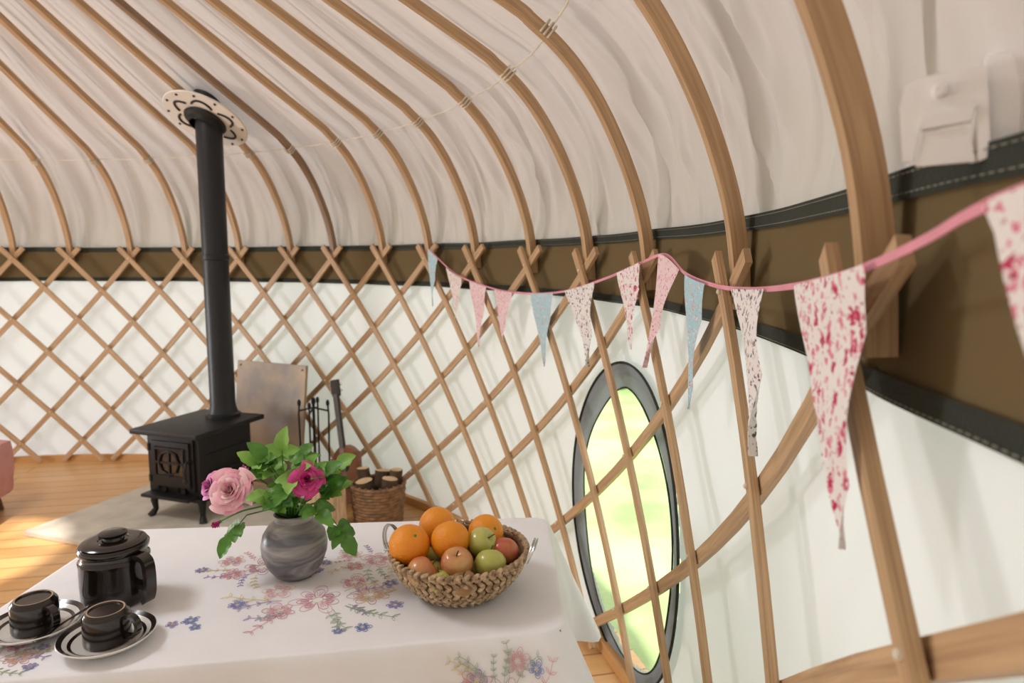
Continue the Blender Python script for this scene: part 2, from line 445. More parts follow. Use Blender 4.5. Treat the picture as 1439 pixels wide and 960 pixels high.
px_,py_=(-1.845+.035*math.cos(SR)-.155*math.sin(SR), 3.95+.035*math.sin(SR)+.155*math.cos(SR))
dx,dy=px_-CX,py_-CY; pr=math.hypot(dx,dy)
rad=Vector((dx,dy,0)).normalized(); tang=Vector((-rad.y,rad.x,0)); slope=(rad*-1+Vector((0,0,.56))).normalized(); nrm=slope.cross(tang).normalized()
if nrm.z>0: nrm=-nrm
zc0=1.44+.845+(2.95-pr)*.545
RM=Matrix((slope,tang,nrm)).transposed()
cpt=Vector((px_,py_,zc0))+nrm*.028
fpn=empty('flue_roof_flashing')
q=MB(); q.lathe([(.09,0),(.235,0),(.24,.006),(.235,.012),(.10,.012)],48,cpt,0,RM)
q.obj('flashing_plate',[mat('flashing_cream',(.80,.76,.72),.6,var=.05,scale=9)],parent=fpn)
q=MB(); q.lathe([(.075,.012),(.115,.014),(.12,.02),(.115,.03),(.09,.04),(.08,.06),(.074,.06)],40,cpt,0,RM)
for k in range(12):
    aa=2*math.pi*k/12; q.sphere(cpt+RM@Vector((.215*math.cos(aa),.215*math.sin(aa),.013)),.008,0,8,6)
for k in range(6):
    a0=2*math.pi*k/6
    q.tube([cpt+RM@Vector(((.145+.035*math.sin(t*4))*math.cos(a0+t),(.145+.035*math.sin(t*4))*math.sin(a0+t),.014)) for t in[.1*i for i in range(9)]],.007,6)
q.obj('flashing_boot',[M_black],parent=fpn)
hs=MB(); T=Matrix.Rotation(math.radians(-25.5),3,'Z')@Matrix.Rotation(math.radians(-7),3,'X')
hs.box((-1.61,4.43,.43),(.60,.02,.80),0,T,.003)
for x,z in((-.27,.37),(.27,.37),(-.27,-.3),(.27,-.3)): hs.sphere(Vector((-1.61,4.43,.43))+T@Vector((x,-.012,z)),.007,0,8,5)
hs.obj('heat_shield',[mat('rusty_sheet',(.22,.19,.165),.5,.3,col2=(.50,.34,.20),scale=3,bump=.1,bscale=9)],smooth=False)
# fire tools
ft=empty('fireplace_tool_set',(-1.25,4.22,0)); b=MB()
b.lathe([(.0005,0),(.10,0),(.105,.012),(.09,.02),(.02,.03),(.009,.05),(.009,.60),(.014,.61),(.012,.64),(.0005,.65)],28)
b.tube([(-.09,0,.56),(0,0,.58),(.09,0,.56)],.006,8); b.tube([(0,-.09,.56),(0,0,.58),(0,.09,.56)],.006,8)
for x,y in((-.09,0),(.09,0),(0,-.09),(0,.09)):
    b.tube([(x,y,.60),(x*1.05,y*1.05,.54),(x,y,.30),(x,y,.15)],.006,8); b.sphere((x,y,.61),(.012,.012,.022),0,10,8)
b.box((-.09,0,.12),(.012,.09,.13),0,None,.003); 
b.lathe([(.004,.2),(.03,.18),(.035,.08),(.03,.07)],16,(0,-.09,0)); b.tube([(.09,0,.15),(.09,0,.1),(.12,0,.09)],.006,8)
b.obj('tool_stand',[M_black],parent=ft)
# ukulele leaning against the lattice
uk=empty('ukulele'); UM=Matrix.Translation((-.985,4.08,.0))@Matrix.Rotation(math.radians(-20),4,'Z')@Matrix.Rotation(math.radians(-12),4,'Y')@Matrix.Rotation(math.radians(-8),4,'X')@Matrix.Scale(1.3,4)
def uw(z): return interp(z,[0,.008,.03,.07,.12,.155,.19,.225,.25,.262],[.01,.05,.082,.098,.085,.066,.070,.062,.035,.006])
b=MB()
b.grid(lambda u,v:UM@Vector((uw(v*.262)*math.cos(2*math.pi*u),.03*max(-1,min(1,2.2*math.sin(2*math.pi*u))),.02+v*.262)),32,30,True,0)
U3=UM.to_3x3()
b.box(UM@Vector((0,-.026,.40)),(.03,.014,.26),1,U3,.003)
b.box(UM@Vector((0,-.022,.56)),(.045,.014,.08),1,U3,.004)
b.lathe([(.0005,.0),(.026,.0),(.028,-.001)],20,UM@Vector((0,-.0315,.185)),1,U3@Matrix.Rotation(math.radians(90),3,'X'))
b.box(UM@Vector((0,-.033,.085)),(.06,.008,.012),1,U3,.002)
for x in(-.009,-.003,.003,.009): b.tube([UM@Vector((x,-.038,.085)),UM@Vector((x,-.036,.53))],.0008,4,2)
for s in(-1,1):
    for z in(.545,.575): b.sphere(UM@Vector((s*.03,-.02,z)),.008,2,8,6)
b.obj('ukulele_body',[mat('varnished_wood',(.20,.07,.025),.3,var=.3),mat('ebony',(.03,.02,.015),.4),M_steel],parent=uk)
# log basket & logs
lb=empty('log_basket',(-.77,3.80,0)); b=MB()
for k in range(13):
    z=.012+k*.018; r=.13+.02*k/12
    b.tube([(r*math.cos(t)*(1+.02*math.sin(t*12+k*math.pi)),r*math.sin(t)*(1+.02*math.sin(t*12+k*math.pi)),z) for t in [2*math.pi*i/60 for i in range(60)]],.0105,6,0,True)
for i in range(24):
    t=2*math.pi*i/24; b.tube([(.13*math.cos(t),.13*math.sin(t),0),(.153*math.cos(t),.153*math.sin(t),.245)],.006,5)
b.lathe([(.0005,.01),(.13,.01)],24)
b.obj('log_basket_weave',[mat('willow',(.26,.15,.075),.7,var=.3,scale=30)],parent=lb)
M_bark=mat('bark',(.10,.06,.035),.9,bump=.8,bscale=40,var=.4); M_end=mat('cut_wood',(.62,.45,.27),.8,var=.1,scale=20)
def log(mb,p0,p1,r,seg=14):
    p0,p1=Vector(p0),Vector(p1); t=(p1-p0).normalized(); u=t.orthogonal().normalized(); w=t.cross(u)
    b0=len(mb.v); ph=random.random()*6
    rr=[r*(1+.12*math.sin(2*k*2*math.pi/seg+ph)+.06*random.uniform(-1,1)) for k in range(seg)]
    for p in(p0,p1):
        for k in range(seg):
            a=2*math.pi*k/seg; mb.v.append(p+(u*math.cos(a)+w*math.sin(a))*rr[k])
    for k in range(seg): mb.face((b0+k,b0+(k+1)%seg,b0+seg+(k+1)%seg,b0+seg+k),None,0)
    mb.face([b0+k for k in range(seg)][::-1],None,1); mb.face([b0+seg+k for k in range(seg)],None,1)
b=MB()
for (x,y,tx,ty,r) in((-.05,-.03,-.07,-.05,.045),(.05,-.05,.08,-.06,.04),(0,.05,.02,.09,.05),(-.07,.06,-.1,.07,.035),(.07,.04,.1,.05,.036)):
    log(b,(x,y,.03),(tx,ty,.27+random.uniform(-.02,.03)),r)
b.obj('basket_logs',[M_bark,M_end],parent=lb,smooth=False)
b=MB()
for (x,y,h,w_,rz) in((-1.0,3.70,.27,.11,.5),(-1.13,3.84,.24,.09,-.3)):
    b.box((x,y,h/2),(w_,w_*1.1,h),0,Matrix.Rotation(rz,3,'Z'),.012)
for v in b.v: v+= Vector((noise.noise(v*9),noise.noise(v*9+Vector((5,5,5))),0))*.014
b.obj('split_logs',[mat('split_wood',(.62,.47,.32),.85,var=.2,scale=30,stretch=(3,3,.4))],smooth=False)
# ---------------------------------------------------------------- pink armchair at left edge
ac=empty('pink_armchair',(-3.36,3.62,0),.15); b=MB()
b.box((0,0,.25),(.78,.74,.30),0,None,.06)
b.box((-.33,0,.34),(.15,.74,.24),0,None,.065)
b.box((.33,0,.31),(.16,.72,.26),0,None,.075)
b.box((-.05,.30,.47),(.60,.14,.36),0,None,.065)
b.box((0,-.03,.42),(.52,.62,.13),0,None,.05)
for sx in(-1,1):
    for sy in(-1,1): b.tube([(sx*.3,sy*.3,.11),(sx*.32,sy*.32,0)],[.025,.016],10,1)
b.obj('armchair_body',[mat('pink_fabric',(.66,.33,.34),.9,var=.08,bump=.2,bscale=200),M_wooddk],parent=ac,angle=60)
# ---------------------------------------------------------------- table & cloth
TZ=.77
FR=Vector((.10,1.885));NR=Vector((.108,1.285));NL=Vector((-1.09,1.085));FL=Vector((-1.075,1.79))
def quad(s,t): return (NL.lerp(NR,s)).lerp(FL.lerp(FR,s),t)
tb=empty('dining_table'); b=MB()
cen=quad(.5,.5)
def tp(s,t,z): q=quad(s,t); return Vector((q.x,q.y,z))
def slabq(mb,s0,s1,t0,t1,z0,z1):
    b0=len(mb.v)
    for z in(z0,z1):
        for s,t in((s0,t0),(s1,t0),(s1,t1),(s0,t1)): mb.v.append(tp(s,t,z))
    for f in((3,2,1,0),(4,5,6,7),(0,1,5,4),(1,2,6,5),(2,3,7,6),(3,0,4,7)): mb.face([b0+k for k in f],[(0,0),(1,0),(1,.1),(0,.1)])
slabq(b,.008,.992,.012,.988,TZ-.04,TZ-.006)
slabq(b,.05,.95,.08,.12,TZ-.13,TZ-.04); slabq(b,.05,.95,.88,.92,TZ-.13,TZ-.04)
slabq(b,.05,.075,.08,.92,TZ-.13,TZ-.04); slabq(b,.925,.95,.08,.92,TZ-.13,TZ-.04)
for s in(.045,.91):
    for t in(.07,.85): slabq(b,s,s+.05,t,t+.085,0,TZ-.04)
b.obj('table_frame',[M_wood],parent=tb,smooth=False)
per=[]; R=.05; LX=1.2; LY=.65
def corner(cx,cy,a0):
    for i in range(9):
        a=(a0+90*i/8)*D2R; per.append((cx+R*math.cos(a),cy+R*math.sin(a)))
def edge(p,q,n):
    for i in range(1,n): per.append((lerp(p[0],q[0],i/n),lerp(p[1],q[1],i/n)))
corner(R,R,180); edge((R,0),(LX-R,0),90); corner(LX-R,R,270); edge((LX,R),(LX,LY-R),50)
corner(LX-R,LY-R,0); edge((LX-R,LY),(R,LY),90); corner(R,LY-R,90); edge((0,LY-R),(0,R),50)
NP=len(per)
def perw(x,y): return quad(x/LX,y/LY)
perW=[perw(*p) for p in per]
nrmP=[]; cprox=[]
for i in range(NP):
    t=(perW[(i+1)%NP]-perW[i-1]).normalized(); nrmP.append(Vector((t.y,-t.x)))
    x,y=per[i]; dmin=min(math.hypot(x-a,y-c) for a in(0,LX) for c in(0,LY)); cprox.append(math.exp(-(dmin/.085)**2))
def hang(i,d):
    c=cprox[i%NP]; i=i%NP
    s=i*.0135
    k=min(d/.16,1)
    wave=.020*math.sin(s*17+1.2*math.sin(s*5))+.010*math.sin(s*31+2)
    off=.006+.05*d+k*wave*(1-c)+ c*.62*d
    dd=d*(1+.25*c)
    q=perW[i]+nrmP[i]*off
    return Vector((q.x,q.y,TZ-.006-dd))
cl=MB()
ring=[]
def addring(fn):
    b0=len(cl.v)
    for i in range(NP): cl.v.append(fn(i))
    ring.append(b0)
cw=Vector((cen.x,cen.y))
for sc_ in(.02,.2,.4,.6,.75,.88,.95,.985):
    def f(i,sc_=sc_):
        q=cw.lerp(perW[i],sc_); z=TZ+.0008*noise.noise(Vector((q.x*9,q.y*9,0)))
        return Vector((q.x,q.y,z))
    addring(f)
addring(lambda i:Vector((perW[i].x,perW[i].y,TZ-.001)))
addring(lambda i:Vector((perW[i].x+nrmP[i].x*.004,perW[i].y+nrmP[i].y*.004,TZ-.004)))
for k in range(1,16): addring(lambda i,k=k:hang(i,.30*k/15))
for r in range(len(ring)-1):
    for i in range(NP):
        i2=(i+1)%NP; cl.face((ring[r]+i,ring[r]+i2,ring[r+1]+i2,ring[r+1]+i)[::-1])
cl.face([ring[0]+i for i in range(NP)])
tcl=empty('embroidered_tablecloth')
cl.obj('tablecloth_fabric',[M_cloth],parent=tcl,angle=80)
ecol={'pink':(.80,.45,.50),'rose':(.70,.32,.40),'orange':(.86,.58,.42),'blue':(.28,.35,.64),'violet':(.48,.38,.64),'green':(.45,.55,.40),'yellow':(.84,.72,.44)}
emb={k:MB() for k in ecol}
def topmap(x,y): return Vector((x,y,TZ+.0014))
def stroke(col,pts,mp=topmap,r=.0006):
    emb[col].tube([mp(*p) for p in pts],r,4)
def flower(col,cx,cy,R,mp=topmap,n=None,c2=None,rot=None,sq=1):
    n=n or random.choice((5,6,7,8)); rot=random.random()*6 if rot is None else rot; c2=c2 or col
    for k in range(n):
        a=rot+2*math.pi*k/n+random.uniform(-.12,.12); w=math.pi/n*random.uniform(.85,1.15); Rk=R*random.uniform(.78,1.12)
        for sc_,cc in((1,col),(.72,c2)):
            pts=[]
            for t in range(9):
                u=t/8; aa=a+(u-.5)*2*w
                rr=Rk*sc_*(.28+.72*math.sin(math.pi*u)**.6)*(1+.06*math.sin(u*25))
                pts.append((cx+rr*math.cos(aa),cy+rr*math.sin(aa)*sq))
            stroke(cc,pts,mp)
        for q in(-.3,0,.3): stroke(c2,[(cx+R*.3*math.cos(a+q*w),cy+R*.3*math.sin(a+q*w)*sq),(cx+R*.6*math.cos(a+q*w*1.2),cy+R*.6*math.sin(a+q*w*1.2)*sq)],mp)
    stroke('yellow',[(cx+R*.2*math.cos(t),cy+R*.2*math.sin(t)*sq) for t in[i*.7 for i in range(10)]],mp)
def sprig(cx,cy,a,L,mp=topmap,col='green'):
    pts=[];c=random.uniform(-2.5,2.5)
    x,y=cx,cy;aa=a
    for i in range(9):
        pts.append((x,y)); x+=L/8*math.cos(aa); y+=L/8*math.sin(aa); aa+=c*L/8*6
        if i%2:
            for s in(-1,1):
                b_=aa+s*.9; l=L*.16
                stroke(col,[(x,y),(x+l*.5*math.cos(b_+.35),y+l*.5*math.sin(b_+.35)),(x+l*math.cos(b_),y+l*math.sin(b_)),(x+l*.5*math.cos(b_-.35),y+l*.5*math.sin(b_-.35)),(x,y)],mp)
    stroke(col,pts,mp)
def cluster(x,y,s,mp=topmap):
    for col,dx,dy,R,c2 in(('pink',0,0,.055,'rose'),('pink',.10,.02,.045,'orange'),('orange',-.09,.035,.04,'pink'),('rose',-.06,-.045,.035,'pink'),('pink',.055,.075,.035,'rose'),('blue',.155,-.02,.018,'violet'),('violet',-.15,-.02,.018,'blue'),('violet',.13,.07,.018,'blue')):
        flower(col,x+dx*s,y+dy*s,R*s,mp,None,c2)
    for k in range(14):
        a=random.random()*6.28; sprig(x+.07*s*math.cos(a),y+.045*s*math.sin(a),a,random.uniform(.05,.11)*s,mp,random.choice(('green','green','yellow','violet','pink')))
cluster(-.42,1.40,1.1); cluster(-.60,1.56,.9); cluster(-.33,1.60,.8); cluster(-.98,1.17,.7)
flower('blue',-.655,1.315,.018);flower('violet',-.685,1.30,.014);flower('blue',-.635,1.29,.013)
flower('blue',-.30,1.29,.018);flower('blue',-.345,1.275,.014)
def dropmap(u,d):
    k=8+ (u-R)/(LX-2*R)*90; k0=int(math.floor(k)); t=k-k0
    p=hang(k0,max(d,.001)).lerp(hang(k0+1,max(d,.001)),t); n=nrmP[k0%NP]
    return p+Vector((n.x,n.y,.1)).normalized()*.003
for (u,d,s) in((1.07,.115,.85),(.92,.16,.7),(.55,.16,.7)): cluster(u,d,s,dropmap)
flower('pink',1.10,.04,.024,dropmap); flower('blue',1.135,.05,.016,dropmap); flower('blue',1.02,.07,.02,dropmap)
for k,mb in emb.items(): mb.obj('embroidery_'+k,[mat('thread_'+k,ecol[k],.7)],parent=tcl)
# ---------------------------------------------------------------- vase of roses
vx,vy=-.506,1.522; T0=TZ+.0025
vs=empty('rose_vase',(vx,vy,T0))
m,nt,bb_=newmat('marbled_ceramic')
tc=N(nt,'ShaderNodeTexCoord'); mp=N(nt,'ShaderNodeMapping'); mp.inputs['Scale'].default_value=(6,6,26); nt.links.new(tc.outputs['Object'],mp.inputs[0])
no=N(nt,'ShaderNodeTexNoise'); no.inputs['Scale'].default_value=1; no.inputs['Detail'].default_value=5; no.inputs['Distortion'].default_value=1.2; nt.links.new(mp.outputs[0],no.inputs[0])
cr=N(nt,'ShaderNodeValToRGB'); e=cr.color_ramp.elements; e[0].position=.33;e[0].color=(.06,.058,.06,1); e[1].position=.74;e[1].color=(.55,.53,.50,1)
x=cr.color_ramp.elements.new(.45);x.color=(.15,.15,.165,1); x=cr.color_ramp.elements.new(.55);x.color=(.31,.29,.275,1); 
nt.links.new(no.outputs[0],cr.inputs[0]); nt.links.new(cr.outputs[0],bb_.inputs['Base Color']); bb_.inputs['Roughness'].default_value=.35
b=MB(); b.lathe([(.0005,0),(.040,0),(.046,.004),(.062,.025),(.073,.055),(.075,.075),(.070,.10),(.056,.122),(.042,.133),(.041,.142),(.044,.148),(.040,.149),(.036,.142),(.036,.130),(.05,.11)],56)
b.obj('vase',[m],parent=vs)
M_leaf=mat('rose_leaf',(.05,.17,.02),.45,col2=(.13,.34,.045),scale=14)
M_leafl=mat('rose_leaf_light',(.16,.38,.05),.45,col2=(.28,.52,.10),scale=14)
def petal(mb,c,axis,phi,rad0,rad1,H,span,curl,m=0):
    q=axis.to_track_quat('Z','Y').to_matrix()
    jit=random.uniform(-.1,.1); tw=random.uniform(-.12,.12)
    def fn(u,v):
        uu=(u-.5)*2
        rho=lerp(rad0,rad1,v**1.4)+curl*max(0,v-.7)**2*rad1*4
        w=span*(.35+.65*math.sin(math.pi*(.12+.6*v)))
        z=H*v*(1-.18*uu*uu*v)-curl*max(0,v-.72)**2*H*5
        a=phi+uu*w+jit*v
        rr=rho*(1+.08*uu*math.sin(v*6+phi)+tw*uu*v)
        return c+q@Vector((rr*math.cos(a),rr*math.sin(a),z))
    mb.grid(fn,8,7,False,m)
def rose(name,c,axis,R,cols,n=26,openness=1.):
    mb=MB(); c=Vector(c); axis=Vector(axis).normalized(); c=c-axis*R*.5
    for k in range(n):
        t=k/(n-1); phi=k*2.4+random.uniform(-.3,.3)
        petal(mb,c,axis,phi,R*lerp(.03,.20,t),R*lerp(.12,1.0*openness,t**.95)*random.uniform(.92,1.06),R*lerp(1.2,.62,t)*random.uniform(.92,1.08),lerp(1.3,.50,t),lerp(.1,.9,t)*openness,k%len(cols))
    q=axis.to_track_quat('Z','Y').to_matrix()
    for k in range(5):
        a=k*1.257
        mb.grid(lambda u,v:c+q@Vector((R*(.1+.5*v)*math.cos(a+(u-.5)*.5*(1-v)),R*(.1+.5*v)*math.sin(a+(u-.5)*.5*(1-v)),-R*.1*v)),2,4,False,len(cols))
    mb.sphere(c-axis*R*.06,(R*.2,R*.2,R*.2),len(cols),10,6)
    return mb.obj(name,cols+[M_leaf],parent=vs,angle=180)
def pm_(n,c,c2): return mat(n,c,.6,col2=c2,scale=30)
pk=[pm_('petal_pink',(.78,.28,.40),(.86,.46,.53)),pm_('petal_pale',(.86,.45,.52),(.90,.64,.64))]
mg=[pm_('petal_magenta',(.55,.03,.20),(.70,.08,.32)),pm_('petal_magenta_deep',(.42,.01,.13),(.62,.05,.25))]
ml=[pm_('petal_mauve',(.62,.14,.42),(.75,.28,.55))]
def rel(x,y,z): return (x-vx,y-vy,z-T0)
RS=[('rose_pink',rel(-.635,1.49,.985),(-.15,-.85,.45),.043,pk,50,1.05),
    ('rose_magenta',rel(-.452,1.46,1.020),(.15,-.85,.45),.034,mg,34,.95),
    ('rose_mauve',rel(-.695,1.52,.985),(-.5,-.6,.4),.030,ml,28,.95),
    ('rosebud_low',rel(-.672,1.49,.905),(-.5,-.6,-.3),.020,mg,14,.5),
    ('rosebud_right',rel(-.415,1.54,1.035),(.7,-.3,.6),.018,mg,14,.5),
    ('rosebud_left',rel(-.63,1.56,1.01),(-.2,-.2,.9),.02,ml,14,.55)]
sm=MB()
for (n,c,ax,R_,cols,k,op) in RS:
    rose(n,c,ax,R_,cols,k,op)
    c=Vector(c); ax=Vector(ax).normalized()
    e=c-ax*R_*.6; p0=Vector((random.uniform(-.02,.02),random.uniform(-.02,.02),.05)); p1=Vector((p0.x*1.2,p0.y*1.2,.16))
    pts=catmull([tuple(p0),tuple(p1),tuple(e.lerp(p1,.4)+Vector((0,0,.015))),tuple(e)],5)
    sm.tube(pts,.0022,6)
def leaf(mb,c,dr,up,L,W,m=0):
    c=Vector(c);dr=Vector(dr).normalized();sd=dr.cross(Vector(up)).normalized();nn=sd.cross(dr)
    dp=random.uniform(.15,.5)
    def fn(u,v):
        uu=(u-.5)*2; w=W*math.sin(math.pi*v**.8)**.7*(1+.06*math.sin(v*40))*.5+.0006
        return c+dr*L*v+sd*uu*w+nn*(abs(uu)*w*.35-dp*L*v*v+.0015*math.sin(v*18)*abs(uu))
    mb.grid(fn,4,9,False,m)
def spray(mb,p0,dr,L,m):
    dr=Vector(dr).normalized(); p0=Vector(p0); e=p0+dr*L+Vector((0,0,-.15*L))
    mb.tube([p0,p0.lerp(e,.5)+Vector((0,0,.06*L)),e],.0013,5,0)
    sd=dr.cross(Vector((0,0,1)))
    if sd.length<.1: sd=Vector((1,0,0))
    sd.normalize()
    for t in(.45,.75):
        pp=p0.lerp(e,t)
        for s in(-1,1):
            leaf(mb,pp,sd*s+dr*.55+Vector((0,0,random.uniform(-.2,.3))),(random.uniform(-.4,.4),-.7,.7),random.uniform(.034,.046),random.uniform(.026,.033),m)
    leaf(mb,e,dr+Vector((0,0,-.2)),(0,-.7,.8),random.uniform(.042,.054),random.uniform(.031,.037),m)
lf=MB()
for k in range(24):
    a=k*2.4; el=random.uniform(-.05,1.2)
    rr=random.uniform(.0,.075)
    base=Vector((math.cos(a)*rr*.8+.015,math.sin(a)*rr*.6,.155+random.uniform(0,.09)*(1.2-rr*5)))
    dr=Vector((math.cos(a)*math.cos(el),math.sin(a)*math.cos(el),math.sin(el)))
    lf.tube([Vector((0,0,.12)),base.lerp(Vector((0,0,.12)),.4)+Vector((0,0,.015)),base],.0016,5,0)
    spray(lf,base,dr,random.uniform(.035,.06),0 if k%2 else 1)
for (b_,d) in(((-.035,-.01,.25),(-.3,-.4,.9)),((.03,0,.24),(.5,-.3,.3)),((-.05,.01,.23),(-.5,-.2,.7)),((.09,-.01,.14),(.6,-.4,-.5)),((-.10,-.02,.15),(-.5,-.4,-.6)),((.05,-.04,.18),(.5,-.6,.1)),((-.02,0,.26),(.1,-.3,1))):
    lf.tube([Vector((0,0,.13)),Vector(b_).lerp(Vector((0,0,.13)),.5)+Vector((0,0,.02)),Vector(b_)],.0018,5,0)
    spray(lf,b_,d,.05,random.choice((0,1)))
lf.obj('rose_leaves',[M_leaf,M_leafl],parent=vs,angle=180)
sm.obj('rose_stems',[M_leaf],parent=vs)
# ---------------------------------------------------------------- fruit basket
bx,by=-.117,1.450; fb=empty('fruit_basket',(bx,by,T0))
M_wk=mat('water_hyacinth',(.20,.12,.06),.65,col2=(.60,.43,.26),scale=70)
M_wkin=mat('basket_inner',(.16,.09,.04),.8,var=.3,scale=60)
b=MB(); rows=8
def br_(t): return lerp(.088,.147,math.sin(t*math.pi/2)**.9)
for k in range(rows):
    t=(k+.5)/rows; z=.006+.085*t; r=br_(t); n=int(2*math.pi*r/.017)
    for i in range(n):
        a=2*math.pi*(i+.5*(k%2))/n
        M_=Matrix.Rotation(a,3,'Z')@Matrix.Rotation((.55 if k%2 else -.55),3,'X')@Matrix.Rotation(.5,3,'Y')
        b.sphere((r*math.cos(a),r*math.sin(a),z),(.0048,.0098,.0053),0,8,6,M_)
n=54
for i in range(n):
    a=2*math.pi*i/n
    for s in(-1,1):
        b.sphere((.150*math.cos(a),.150*math.sin(a),.092+s*.0025),(.0070,.012,.0050),0,8,6,Matrix.Rotation(a,3,'Z')@Matrix.Rotation(s*.6,3,'X'))
b.lathe([(.0005,.003),(.078,.003)]+[(br_(t)-.004,.007+.083*t) for t in(0,.15,.3,.5,.7,.9,1)]+[(br_(t)-.009,.009+.08*t) for t in(1,.8,.6,.4,.2,.05)]+[(.0005,.01)],48,m=1)
b.obj('basket_weave',[M_wk,M_wkin],parent=fb)
b=MB()
for (a,ph) in((math.radians(165),1),(math.radians(-12),1)):
    tg=Vector((-math.sin(a),math.cos(a),0)); rd=Vector((math.cos(a),math.sin(a),0)); c=rd*.150+Vector((0,0,.088))
    for s in(0,.006):
        b.tube([c+rd*(.006+s)+tg*.034*math.cos(t)+(Vector((0,0,1))*.9+rd*.3)*.045*math.sin(t) for t in [math.pi*i/14 for i in range(15)]],.0022,7)
b.obj('basket_handles',[M_steel],parent=fb)
m_or=mat('orange_peel',(.85,.27,.01),.42,col2=(.90,.36,.02),scale=6,bump=.25,bscale=260)
def applemat(n,a,b_): return mat(n,a,.3,col2=b_,scale=14,coat=.3)
m_ared=applemat('apple_red',(.50,.07,.04),(.62,.34,.12)); m_agr=applemat('apple_green',(.42,.46,.09),(.60,.56,.16)); m_kiwi=mat('russet',(.25,.13,.05),.6,col2=(.42,.25,.1),scale=25)
def orange(name,x,y,z,r,rot=0):
    mb=MB(); R_=Matrix.Rotation(rot,3,'X')@Matrix.Rotation(rot*.7,3,'Y')
    prof=[]
    for i in range(21):
        th_=math.pi*i/20; rr=r*(1-.10*math.exp(-((math.pi-th_)/.16)**2)); prof.append((max(rr*math.sin(th_),.0003),-rr*.96*math.cos(th_)))
    mb.lathe(prof,28,(x-bx,y-by,z-T0),0,R_)
    mb.sphere(Vector((x-bx,y-by,z-T0))+R_@Vector((0,0,r*.875)),(.004,.004,.002),1,8,5,R_)
    mb.obj(name,[m_or,M_leaf],parent=fb)
def apple(name,x,y,z,r,mt,rot=0,az=0):
    mb=MB(); R_=Matrix.Rotation(az,3,'Z')@Matrix.Rotation(rot,3,'X'); prof=[]
    for i in range(25):
        th_=math.pi*i/24; rr=r*(1-.30*math.exp(-((math.pi-th_)/.28)**2)-.15*math.exp(-(th_/.25)**2)); w=1+.04*math.cos(th_)*-1
        prof.append((max(rr*math.sin(th_)*w,.0003),-rr*.94*math.cos(th_)))
    mb.lathe(prof,28,(x-bx,y-by,z-T0),0,R_)
    c=Vector((x-bx,y-by,z-T0)); mb.tube([c+R_@Vector((0,0,r*.62)),c+R_@Vector((.002,0,r*.95)),c+R_@Vector((.005,0,r*1.15))],.0014,6,1)
    mb.obj(name,[mt,M_bark],parent=fb)
orange('orange_1',-.223,1.42,.886,.045,.6);orange('orange_2',-.173,1.52,.890,.043,1.2);orange('orange_3',-.135,1.432,.892,.043,-.5);orange('orange_4',-.060,1.505,.880,.041,.9)
apple('apple_1',-.115,1.363,.872,.034,m_ared,.5);apple('apple_2',-.046,1.382,.860,.034,m_agr,-.6);apple('apple_3',-.066,1.44,.884,.033,m_agr,.9,1)
apple('apple_4',-.188,1.358,.852,.034,m_ared,1.0,2);apple('apple_5',-.100,1.332,.843,.028,m_kiwi,.4);apple('apple_6',-.146,1.343,.838,.028,m_agr,-.4,1)
apple('apple_7',-.018,1.44,.862,.033,m_ared,.7,3)
for i,(x,y,z) in enumerate(((-.20,1.47,.83),(-.13,1.42,.83),(-.06,1.42,.825),(-.1,1.52,.83),(-.17,1.40,.825),(-.03,1.50,.838),(-.11,1.47,.845))): apple('apple_%d'%(8+i),x,y,z,.033,m_ared if i%2 else m_agr,.3*i,i)
# ---------------------------------------------------------------- coffee pot
cp=empty('coffee_pot',(-.856,1.405,T0),.0); b=MB()
b.lathe([(.0005,0),(.060,0),(.064,.003),(.0675,.012),(.0685,.045),(.068,.086),(.069,.089),(.069,.095),(.064,.099),(.0635,.110),(.068,.114),(.069,.122),(.065,.127),(.060,.127)],56)
b.lathe([(.062,.126),(.064,.130),(.058,.134),(.045,.136),(.030,.136),(.028,.133),(.022,.133),(.020,.140),(.027,.144),(.028,.149),(.022,.152),(.0005,.153)],48)
RZ=Matrix.Rotation(math.radians(-22),3,'Z')
hnd=catmull([(.062,0,.106),(.080,0,.108),(.096,0,.100),(.101,0,.074),(.100,0,.038),(.094,0,.018),(.086,0,.012)],5)
tn=[RZ@Vector(p) for p in hnd]; sd=[RZ@Vector((0,1,0))]*len(tn); nr=[]
for i in range(len(tn)):
    t=(tn[min(i+1,len(tn)-1)]-tn[max(i-1,0)]).normalized(); nr.append(t.cross(sd[0]).normalized())
b.sweep(tn,sd,nr,.024,.011)
b.sweep([RZ@Vector((.064,0,.045)),RZ@Vector((.083,0,.045)),RZ@Vector((.100,0,.045))],sd[:3],[Vector((0,0,1))]*3,.020,.010)
b.tube([RZ@Vector((-.053,0,.095)),RZ@Vector((-.066,0,.108)),RZ@Vector((-.075,0,.120))],[.022,.018,.014],14)
b.obj('pot_body',[M_blackgl],parent=cp,angle=50)
M_sau=mat('stoneware_cream',(.78,.76,.72),.25,var=.04,coat=.5)
M_tan=mat('unglazed_foot',(.42,.30,.20),.7)
first=None
